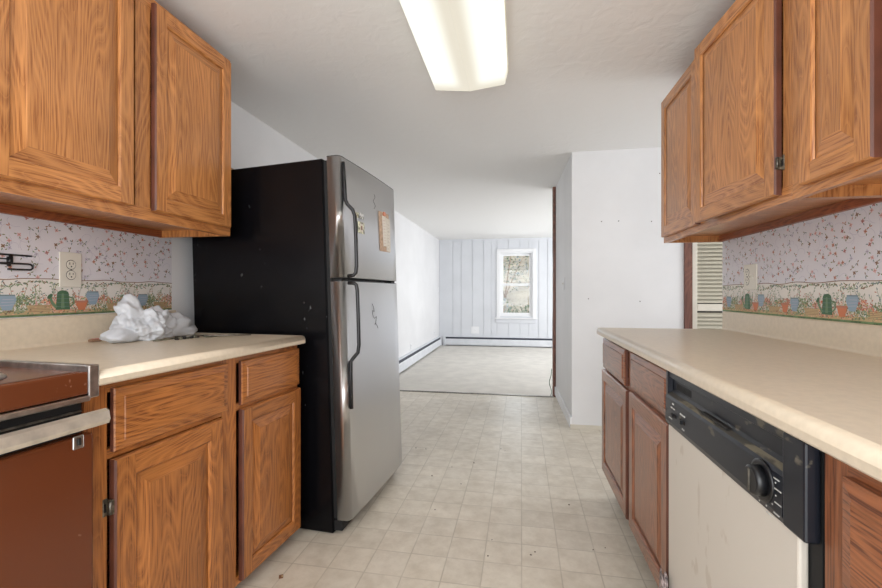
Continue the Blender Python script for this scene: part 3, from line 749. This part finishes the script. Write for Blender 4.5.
for (x, y) in ((-.16, -.20), (-.16, -.55), (-.44, -.20), (-.44, -.55)):
    mb = MB(); mb.lathe([(.098, .916), (.094, .920), (.082, .9175), (.01, .9165)], ch, (x, y, 0), 'z', 28); bn = mb.build('burner', rg_)
    pts = []
    for q in range(90):
        a = q*.25; rr = .012+.0026*a; pts.append((x+rr*math.cos(a), y+rr*math.sin(a), .925))
    mb = MB(); mb.tube(pts, .0035, M['blackm'], 6); mb.build('coil', bn)
mb = MB(); mb.box(-.60, -.66, -.757, -.012, .916, 1.0, cp_, .006, 2); mb.build('backguard', rg_)

# ------------------------------------------------------------------ refrigerator
TL = R(1.9)
fr = bpy.data.objects.new('refrigerator', None); col.objects.link(fr)
fr.rotation_euler = (0, -TL, -AL)      # leans back on its rear feet
D_body = .735; lift = (D_body+.090)*math.sin(TL)
fr.location = (-.735, 1.838, lift)
tag(fr, 'refrigerator with two stainless doors and black sides, leaning slightly back', 'refrigerator')
FW = .715
mb = MB()
x0, x1 = -.090, -.090-D_body
def zb(x): return -lift-x*math.tan(TL)*-1 if False else (-(lift) + (-x)*math.tan(TL))
vs = {}
bmv = mb.bm.verts
pts = [(x0, 0, zb(x0)+.004), (x1, 0, zb(x1)+.004), (x1, 0, 1.690), (x0, 0, 1.690)]
mb.extrude([(p[0], p[2]) for p in pts], 0, FW, M['fridge_black'])
bmesh.ops.bevel(mb.bm, geom=list(mb.bm.edges), offset=.005, segments=2, affect='EDGES')
mb.build('body', fr)
mb = MB(); mb.box(-.066, -.091, .010, FW-.006, .045, 1.682, M['blackm']); mb.build('gasket', fr)
def fdoor(name, z0, z1):
    mb = MB(); prof = []
    # plan outline (x,y): steel skin with rounded near and far corners, slightly bowed
    prof = [(-.068, 0), (-.028, 0)]
    for k in range(1, 7):
        a = k/7*PI/2; prof.append((-.028+.024*math.sin(a), .028*(1-math.cos(a))))
    for k in range(0, 11):
        y = .028+(FW-.056)*k/10; prof.append((-.004+.006*math.sin(PI*k/10), y))
    for k in range(1, 7):
        a = k/7*PI/2; prof.append((-.004-.024*(1-math.cos(a)), FW-.028+.028*math.sin(a)))
    prof += [(-.028, FW), (-.068, FW)]
    mb.extrude(prof, z0, z1, M['steel'], 'z')
    for f in mb.bm.faces:
        if abs(f.normal.z) < .5 and len(f.verts) == 4: f.smooth = True
    o = mb.build(name, fr)
    for p_ in o.data.polygons: p_.use_smooth = len(p_.vertices) == 4
    mod = o.modifiers.new('ws', 'WEIGHTED_NORMAL')
    # black caps
    c = MB(); c.extrude([(x*1.0-.001, .0015+y*(FW-.003)/FW) for x, y in prof], z1, z1+.004, M['black'], 'z'); c.build('top_cap', o)
    return o
ZF = lambda z: (z-lift)
fz = fdoor('freezer_door', ZF(1.170), ZF(1.722))
fd = fdoor('fridge_door', ZF(.072), ZF(1.152))
def fhandle(door_, flip):
    mb = MB(); y = .030
    if not flip: pth = [(-.002, 1.700), (.002, 1.60), (.004, 1.525), (.012, 1.505), (.036, 1.478), (.045, 1.45), (.047, 1.34), (.046, 1.22), (.042, 1.19), (.030, 1.178), (.004, 1.176)]
    else: pth = [(.004, 1.144), (.034, 1.142), (.042, 1.134), (.046, 1.11), (.047, 1.0), (.046, .86), (.040, .825), (.018, .800), (.006, .785), (.004, .72), (.003, .570)]
    mb.tube([(x, y+.008*(x/.05), ZF(z)) for x, z in pth], .0085, M['black'], 10)
    return mb.build('handle', door_)
fhandle(fz, False); fhandle(fd, True)
mb = MB(); mb.box(-.02, -.10, FW-.06, FW-.01, 1.152+0-lift, 1.172-lift, M['blackm'], .003); mb.box(-.02, -.10, .02, .5, 1.155-lift, 1.168-lift, M['blackm'], .002); mb.build('centre_hinge', fr)
mb = MB(); mb.box(-.03, -.11, FW-.07, FW-.01, ZF(1.727), ZF(1.736), M['black'], .003); mb.build('top_hinge', fr)
mb = MB(); mb.box(-.05, -.116, .01, FW-.01, ZF(.018), ZF(.064), M['blackm'], .003); mb.build('base_grille', fr)
# pen scribbles on the doors
ink = flat('faded_marker', (74, 74, 76), .6)
mb = MB()
mb.tube([(.0022, .372+.012*math.sin(t*.9)-.0*t, ZF(1.625-.007*t)) for t in range(12)], .0011, ink, 5)
mb.build('pen_mark', fz)
mb = MB()
mb.tube([(.0024, .30+.018*math.sin(t*.7)+.003*t, ZF(1.03-.006*t+.012*math.cos(t*1.1))) for t in range(20)], .0011, ink, 5)
mb.build('pen_mark', fd)

# magnets and notes held on the freezer door
MW = (Matrix.Translation(fr.location) @ fr.rotation_euler.to_matrix().to_4x4())
def on_door(name, label, cat, y, z, w_, h_, th, mat, rot=0, grp=None, lay=0, extra=None):
    mb = MB(); mb.box(0, th, -w_/2, w_/2, -h_/2, h_/2, mat, min(th*.3, .001))
    if extra: extra(mb)
    o = mb.build(name); p = MW @ Vector((.0035+lay, y, z-lift)); o.location = p; o.rotation_euler = (0, -TL, -AL)
    o.rotation_mode = 'XYZ'
    if rot: o.rotation_euler = (MW.to_3x3() @ Matrix.Rotation(rot, 3, 'X')).to_euler()
    return tag(o, label, cat, grp)
pa = flat('paper_white', (226, 220, 208), .7, var=.04, vscale=80); pb = flat('paper_buff', (196, 168, 144), .7, var=.1, vscale=60); pc = flat('magnet_photo', (180, 178, 150), .4, var=.5, vscale=70); pr_ = flat('red_print', (170, 74, 66), .6)
def dots(mb):
    for q in range(5): mb.box(.0025, .003, -.012+q*.006, -.009+q*.006, -.006, .006, pr_ if q % 2 else PAL['dgreen'])
on_door('fridge_magnet', 'small green and cream magnet high up beside the freezer door handle', 'magnet', .145, 1.476, .034, .026, .003, pc, extra=dots)
on_door('fridge_magnet', 'small picture magnet above the square one on the freezer door', 'magnet', .200, 1.480, .044, .028, .003, flat('magnet_pale', (200, 206, 190), .4, var=.35, vscale=90))
on_door('fridge_magnet', 'square framed picture magnet, lowest of the group by the freezer handle', 'magnet', .192, 1.420, .070, .058, .003, pc,
    extra=lambda mb: (mb.box(.003, .0035, -.017, .017, -.02, .02, pa), mb.box(.0034, .0038, -.008, .008, -.011, .009, PAL['brown'])))
on_door('paper_note', 'buff paper note at the back of the notes clipped on the freezer door', 'note', .500, 1.440, .15, .22, .0012, pb, .03)
on_door('paper_note', 'long white paper note hanging on the freezer door, right of the buff note', 'note', .555, 1.43, .060, .19, .0012, pa, -.03, lay=.0016,
    extra=lambda mb: [mb.box(.0012, .0015, -.016, .016, -.08+q*.02, -.079+q*.02, PAL['brown']) for q in range(8)])
on_door('paper_note', 'narrow white list on top of the buff note on the freezer door', 'note', .495, 1.445, .055, .17, .0012, flat('paper_cream', (232, 226, 214), .7), .05, lay=.0032,
    extra=lambda mb: [mb.box(.0012, .0015, -.014, .012, -.07+q*.016, -.069+q*.016, pr_) for q in range(9)])
on_door('fridge_magnet', 'small red clip magnet holding the paper notes on the freezer door', 'magnet', .490, 1.540, .03, .022, .006, flat('magnet_peach', (214, 140, 110), .4), lay=.0046)

# box flap / bag on the refrigerator
crumple('paper_bag', 'crumpled brown paper bag lying on top of the refrigerator', 'bag', (-1.54, 2.02, 1.695), .10, .11, .035, 9, flat('kraft_paper', (170, 140, 112), .8, var=.1, vscale=20), amp=.3)

# ------------------------------------------------------------------ ceiling light
lt = thing('ceiling_light', 'long fluorescent ceiling light with lit white plastic lens', 'light', (-.244, 1.60, ZC))
mb = MB(); mb.box(-.17, .17, -.60, .60, -.035, -.0005, M['white'], .002); mb.build('housing', lt)
mb = MB(); mb.extrude([(-.192, -.012), (-.192, -.030), (-.178, -.086), (0, -.106), (.178, -.086), (.192, -.030), (.192, -.012), (.176, -.012), (.176, -.036), (-.176, -.036), (-.176, -.012)], -.612, .612, M['lens']); mb.build('diffuser', lt)
mb = MB(); ed = flat('lens_rim', (236, 232, 216), .4)
for s_ in (-1, 1): mb.extrude([(s_*.1925, -.006), (s_*.1925, -.032), (s_*.197, -.032), (s_*.197, -.006)], -.614, .614, ed)
mb.build('rim', lt)

# ------------------------------------------------------------------ outlets, switches
def plate(name, label, cat, loc, rot, w_, h_, units, grp=None):
    pm_ = M['white'] if loc[1] > 4 else M['ivory']
    """local +x is out of the wall"""
    t = thing(name, label, cat, loc, rot, grp)
    mb = MB(); mb.box(0, .005, -w_/2, w_/2, -h_/2, h_/2, pm_, .002, 2)
    mb.lathe([(.003, .005), (.003, .0058)], M['dull'], (0, 0, 0), 'x', 8); mb.build('cover_plate', t)
    for kind, y in units:
        if kind == 'o':
            for z in (.0195, -.0195):
                mb = MB(); mb.lathe([(.0165, .005), (.0165, .0065), (.0155, .007)], pm_, (0, y, z), 'x', 20); r_ = mb.build('receptacle', t)
                mb = MB(); mb.box(.0069, .0074, y-.0075, y-.0052, z+.000, z+.009, M['slot']); mb.box(.0069, .0074, y+.0050, y+.0073, z+.001, z+.008, M['slot']); mb.lathe([(.0028, .0069), (.0028, .0074)], M['slot'], (0, y, z-.007), 'x', 8); mb.build('slots', r_)
                mb = MB(); mb.lathe([(.0185, .0049), (.0185, .0053)], M['slot'], (0, y, z), 'x', 20); mb.build('shadow_gap', r_)
        if kind == 's':
            mb = MB(); mb.box(.005, .006, y-.006, y+.006, -.012, .012, M['ivory'], .0005); mb.extrude([(.005, -.004), (.017, .004), (.016, .009), (.005, .005)], y-.004, y+.004, M['ivory']); mb.build('toggle', t)
    return t
plate('wall_outlet', 'ivory double outlet on the floral wallpaper above the left counter', 'outlet', (WL+.001, 1.371, 1.186), 0, .082, .132, [('o', 0)])
plate('wall_outlet', 'ivory two-gang switch and outlet plate on the right wallpaper', 'outlet', (WR-.001, 2.214, 1.172), PI, .112, .116, [('s', .024), ('o', -.024)])
plate('light_switch', 'white light switch on the passage wall by the dark jamb', 'switch', (.4180, 4.14, 1.18), PI-R(1.4), .072, .115, [('s', 0)])
plate('wall_outlet', 'white outlet low on the far room left wall above the heater', 'outlet', (WL, 6.68, .235), 0, .07, .115, [('o', 0)])
plate('wall_outlet', 'small white plate low on the left wall near the far corner', 'outlet', (WL, 8.65, .26), 0, .07, .115, [('o', 0)])
plate('thermostat', 'small white thermostat on the left wall near the far corner', 'thermostat', (WL, 9.10, 1.16), 0, .06, .10, [])
plate('wall_outlet', 'pale square plate on the panelled wall left of the window', 'outlet', (-.90, YF, .30), -PI/2, .17, .15, [])

# ------------------------------------------------------------------ baseboard heaters
def heater(label, loc, rot, L):
    t = thing('baseboard_heater', label, 'heater', loc, rot)
    mb = MB(); mb.extrude([(0, 0.03), (0, .20), (.045, .20), (.052, .192), (.004, .192), (.004, .03)], 0, L, M['heater']); mb.build('back_cover', t)
    mb = MB(); mb.extrude([(.060, .028), (.066, .022), (.070, .03), (.070, .138), (.058, .152), (.056, .148), (.064, .136), (.064, .03)], .004, L-.004, M['heater']); mb.build('front_panel', t)
    mb = MB(); mb.box(.006, .050, .01, L-.01, .035, .185, M['fin']); mb.build('fins', t)
    for y in (0, L-.05):
        mb = MB(); mb.box(0, .073, y, y+.05, .0, .203, M['heater'], .004); mb.build('end_cap', t)
    return t
heater('long white baseboard heater along the left wall of the far room', (WL, 5.0, -.04), 0, 4.1)
heater('white baseboard heater with dark slot below the far window', (-1.58, YF, -.04), -PI/2, 4.2)

# ------------------------------------------------------------------ things on the left counter
def bag():
    mb = MB(); bm = mb.bm
    rf = random.Random(21); folds = []
    for q in range(11):
        n_ = Vector((rf.gauss(0, 1), rf.gauss(0, 1), rf.gauss(0, .7))).normalized(); f_ = 7*1.24**q; folds.append((n_, f_, rf.random(), .046/f_*6*.5*.62))
    lobes = [((0, .11, .040), (.085, .115, .070)), ((-.02, .21, .052), (.075, .12, .066)), ((.02, .012, .022), (.045, .052, .032)), ((.0, .30, .016), (.05, .085, .030)), ((-.005, .062, .085), (.040, .046, .085))]
    bmesh.ops.create_icosphere(bm, subdivisions=6, radius=1)
    for v in bm.verts:
        d = v.co.normalized()
        # ray from the heap centre: furthest lobe surface
        o = Vector((0, .12, .03)); best = .01
        for c, r_ in lobes:
            oc = o-Vector(c); A = sum((d[i]/r_[i])**2 for i in range(3)); B = sum(oc[i]*d[i]/r_[i]**2 for i in range(3)); C_ = sum((oc[i]/r_[i])**2 for i in range(3))-1
            q = B*B-A*C_
            if q > 0:
                s_ = (-B+math.sqrt(q))/A
                best = max(best, s_)
        p = o+d*best
        for n_, f_, ph, am in folds:
            q = (p.dot(n_)*f_+ph+.35*noise.noise(p*9+n_)) % 1.0
            p = p+d*am*(abs(q-.5)*4-1)
        q = noise.noise(p*95); p = p+d*.0018*q
        p.z = max(p.z, .001)
        v.co = p
    for f in bm.faces: f.smooth = True
    mb.mi(M['bag'])
    return mb.build('plastic_bag', None, (-1.49, 1.39, .9115), -AL)
b_ = bag(); tag(b_, 'crumpled white plastic bag on the left counter beside the refrigerator', 'bag')
def rod(label, pts, r_, mat, cat='metal rod', name='metal_rod'):
    base = pts[0]; mb = MB(); mb.tube([tuple(Vector(p)-Vector(base)) for p in pts], r_, mat, 6)
    return tag(mb.build(name, None, base), label, cat)
ZT = .9115
def arc(cx, cy, r_, a0, a1, n, z): return [(cx+r_*math.cos(a0+(a1-a0)*i/n), cy+r_*math.sin(a0+(a1-a0)*i/n), z) for i in range(n+1)]
GY = flat('tarnished_metal', (104, 102, 88), .4, .7, var=.3, vscale=70)
rod('bent grey metal rod lying in front of the plastic bag', [(-1.38, 1.44, ZT+.003), (-1.36, 1.50, ZT+.004), (-1.365, 1.56, ZT+.003), (-1.34, 1.60, ZT+.003)], .003, GY)
rod('grey metal hook with looped end between the plastic bag and the refrigerator', arc(-1.29, 1.62, .012, 0, 5.4, 12, ZT+.0035)+[(-1.27, 1.64, ZT+.0035), (-1.22, 1.705, ZT+.0035)], .0028, GY, 'hook', 'metal_hook')
rod('thin grey metal rod pointing at the refrigerator, furthest from the bag', [(-1.28, 1.59, ZT+.010), (-1.20, 1.67, ZT+.006), (-1.15, 1.715, ZT+.004)], .0028, M['dull'])
rod('short silver metal rod at the right foot of the plastic bag', [(-1.40, 1.57, ZT+.004), (-1.33, 1.585, ZT+.008), (-1.31, 1.65, ZT+.004)], .004, M['dull'])
mb = MB()
for k in range(7):
    a = k*.9; mb.box(-.008, .008, k*.016, k*.016+.010, .0, .006+.003*(k % 3), GY if k % 2 else M['slot'], .0015)
tag(mb.build('chain', None, (-1.335, 1.50, ZT), -.15), 'short dark metal chain lying along the front of the plastic bag', 'chain')
mb = MB(); mb.box(0, .022, 0, .038, 0, .010, PAL['brown'], .002); mb.box(.004, .02, .01, .03, .010, .0115, PAL['red'])
tag(mb.build('wood_chip', None, (-1.615, 1.385, ZT), -.2), 'small reddish brown chip on the left counter against the backsplash', 'chip')
# smudge on the right counter near the camera, built as a low grey disc
mb = MB(); mb.lathe([(.012, 0), (.013, .0015), (.008, .003)], flat('grey_stain', (120, 112, 100), .5), (0, 0, 0), 'z', 16)
tag(mb.build('counter_stain', None, (.545, .735, ZT)), 'small grey stain on the near end of the right counter', 'cap')

# ------------------------------------------------------------------ wire rack on the wallpaper
wk = M['black']; wr_ = thing('wire_rack', 'black wire paper-towel rack on the floral wallpaper at the far left', 'rack', (WL, .90, 1.20))
mb = MB()
mb.tube([(.003, .05, .026), (.003, .338, .027)], .0032, wk); mb.tube([(.006, .05, .012), (.006, .268, .012)], .0022, wk)
mb.tube([(.003, .05, .000), (.003, .265, -.004)], .0032, wk); mb.build('back_wires', wr_)
mb = MB(); mb.tube([(.004, .275, .027), (.004, .268, -.012)], .005, wk); mb.box(-.004, .006, .264, .280, .0, .02, wk); mb.build('bracket', wr_)
mb = MB(); mb.tube([(.012, .05, -.004), (.012, .32, -.002)]+[(.012, .325+.010*math.sin(a), -.012+.010*math.cos(a)) for a in (0.3, .9, 1.5, 2.1, 2.8)]+[(.012, .31, -.022), (.012, .26, -.022)], .0032, wk); mb.build('arm', wr_)

# cord by the jamb
mb = MB(); mb.tube([(.35+.012*math.sin(t*.9), 4.86+.004*t, -.04+.005+.028*t+(.0 if t else 0)) for t in range(10)]+[(.366, 4.9, .26)], .004, PAL['dgreen'], 6)
tag(mb.build('cable', None), 'thin dark green cable trailing down by the dark jamb', 'cable')
# crumbs on the floor
rg = random.Random(11)
cr = [(416, 448), (426, 449), (501, 449), (505, 451), (474, 463), (432, 476), (461, 484), (435, 510), (492, 540), (488, 556), (535, 552), (593, 550), (569, 505), (605, 548), (452, 467), (531, 555)]
def flo(px, py):
    t_ = math.atan(77/432); r_ = (px-441)/432; u = (292.5-py)/432; k = -1.10/u
    return k*(-math.sin(t_)+math.cos(t_)*r_), k*(math.cos(t_)+math.sin(t_)*r_)
CR = [flat('crumb_dark', (92, 70, 56), .8), flat('crumb_brown', (134, 96, 70), .8)]
first = None
for i, (a, b2_) in enumerate(cr):
    x, y = flo(a, b2_)
    if first is None:
        mb = MB(); vs_ = mb.box(-.004, .004, -.003, .005, 0, .002, CR[0], .0006); o = mb.build('crumb', None); first = o
    else:
        o = first.copy(); col.objects.link(o)
    o.location = (x, y, .0003); o.rotation_euler.z = rg.uniform(0, 6); s_ = rg.uniform(.5, 1.0); o.scale = (s_, s_*rg.uniform(.6, 1.3), 1)
    tag(o, 'tiny dark crumb of dirt on the cream vinyl floor', 'crumb', 'crumbs scattered over the kitchen floor')
x, y = flo(281, 577); mb = MB(); mb.box(-.008, .008, -.011, .011, 0, .003, CR[1], .001); mb.box(.002, .007, -.006, .002, .003, .0045, PAL['tan'])
tag(mb.build('wood_chip', None, (x, y, .0003), .5), 'flat brown chip on the vinyl floor in front of the left base cabinet', 'chip')

# ------------------------------------------------------------------ outside the window
gm = flat('pale_ground', (142, 132, 116), .95, var=.12, vscale=1.5)
mb = MB(); n = 14
for i in range(n):
    for j in range(n):
        def G(i, j):
            x = -9+18*i/n; y = 11+14*j/n; return (x, y, -.9+(j/n)*4.2+.25*noise.noise(Vector((x*.5, y*.5, 0))))
        f = mb.poly([G(i, j), G(i+1, j), G(i+1, j+1), G(i, j+1)], gm)
bmesh.ops.remove_doubles(mb.bm, verts=mb.bm.verts, dist=.001)
struct(mb.build('ground'), 'pale sloping ground outside the far window')
LF = [flat('leaf_grey_green', (84, 100, 72), .8, var=.2), flat('leaf_blue', (112, 126, 132), .8, var=.2), flat('leaf_dull', (76, 92, 60), .8, var=.2)]
def shrub(label, x, y, z, r_, h_, n_, seed, mi_):
    rg = random.Random(seed); t = thing('shrub', label, 'shrub', (x, y, z))
    mb = MB()
    for k in range(5):
        a = k*1.26; mb.tube([(0, 0, 0), (r_*.3*math.cos(a), r_*.3*math.sin(a), h_*.5), (r_*.6*math.cos(a), r_*.6*math.sin(a), h_*.9)], [.03, .018, .006], PAL['brown'], 5)
    mb.build('stems', t)
    mb = MB()
    for _ in range(n_):
        d = Vector((rg.gauss(0, 1), rg.gauss(0, 1), rg.gauss(0, 1))).normalized()*rg.random()**.4
        c = Vector((d.x*r_, d.y*r_, h_*.55+d.z*h_*.5)); s_ = rg.uniform(.03, .06)
        a = Vector((rg.uniform(-1, 1), rg.uniform(-1, 1), rg.uniform(-1, 1))).normalized(); b__ = a.cross(Vector((rg.uniform(-1, 1), rg.uniform(-1, 1), 1))).normalized()
        mb.poly([c-a*s_, c+b__*s_*.5, c+a*s_, c-b__*s_*.5], LF[(mi_+rg.randint(0, 1)) % 3])
    mb.build('foliage', t); return t
shrub('leafy grey-green shrub outside, lower left of the far window', -.75, 12.6, -.5, .75, 1.5, 900, 1, 0)
shrub('low dull shrub outside the lower right of the far window', .15, 13.4, -.4, .7, 1.1, 700, 2, 2)
shrub('pale bluish shrub up the slope, behind the upper window sash', -.5, 17.0, .9, 1.3, 1.9, 900, 3, 1)
shrub('pale shrub high on the slope at the right of the upper sash', 1.9, 20.0, 1.5, 1.0, 1.9, 600, 4, 1)

# ------------------------------------------------------------------ light
w_ = bpy.data.worlds.new('World'); bpy.context.scene.world = w_; w_.use_nodes = True
bg = w_.node_tree.nodes['Background']; bg.inputs[0].default_value = (.93, .965, 1.0, 1); bg.inputs[1].default_value = 1.55
def area(name, loc, rot, sx, sy, power, colr):
    l = bpy.data.lights.new(name, 'AREA'); l.shape = 'RECTANGLE'; l.size = sx; l.size_y = sy; l.energy = power; l.color = colr
    o = bpy.data.objects.new(name, l); col.objects.link(o); o.location = loc; o.rotation_euler = rot; return o
area('daylight_right_window', (3.38, 7.2, 1.28), (0, R(90), 0), 1.5, 2.3, 58, (.96, .97, 1))
area('daylight_far_window', (-.0375, 9.36, 1.27), (R(-90), 0, 0), .66, 1.3, 8, (.94, .97, 1))
area('fill_behind', (-.3, -1.3, 1.3), (R(90), 0, 0), 2.4, 1.6, 30, (1, .985, .965))  # added fill lamp at the open rear end, no window modelled there
area('hall_fill', (2.55, 3.05, 1.4), (0, R(90), 0), 1.6, .9, 12, (.95, .97, 1))  # added lamp inside the hall, whose end wall has no opening

# ------------------------------------------------------------------ camera
cd = bpy.data.cameras.new('Camera'); cam = bpy.data.objects.new('Camera', cd); col.objects.link(cam)
cd.sensor_width = 36; cd.lens = 432/882*36; cd.shift_y = -1.5/882; cd.clip_start = .02
cam.location = (0, 0, 1.10); cam.rotation_euler = (R(90), 0, math.atan(77/432))
sc = bpy.context.scene; sc.camera = cam
sc.view_settings.view_transform = 'Standard'; sc.view_settings.look = 'None'; sc.view_settings.gamma = 1; sc.view_settings.exposure = 0.6
sc.view_settings.use_curve_mapping = False
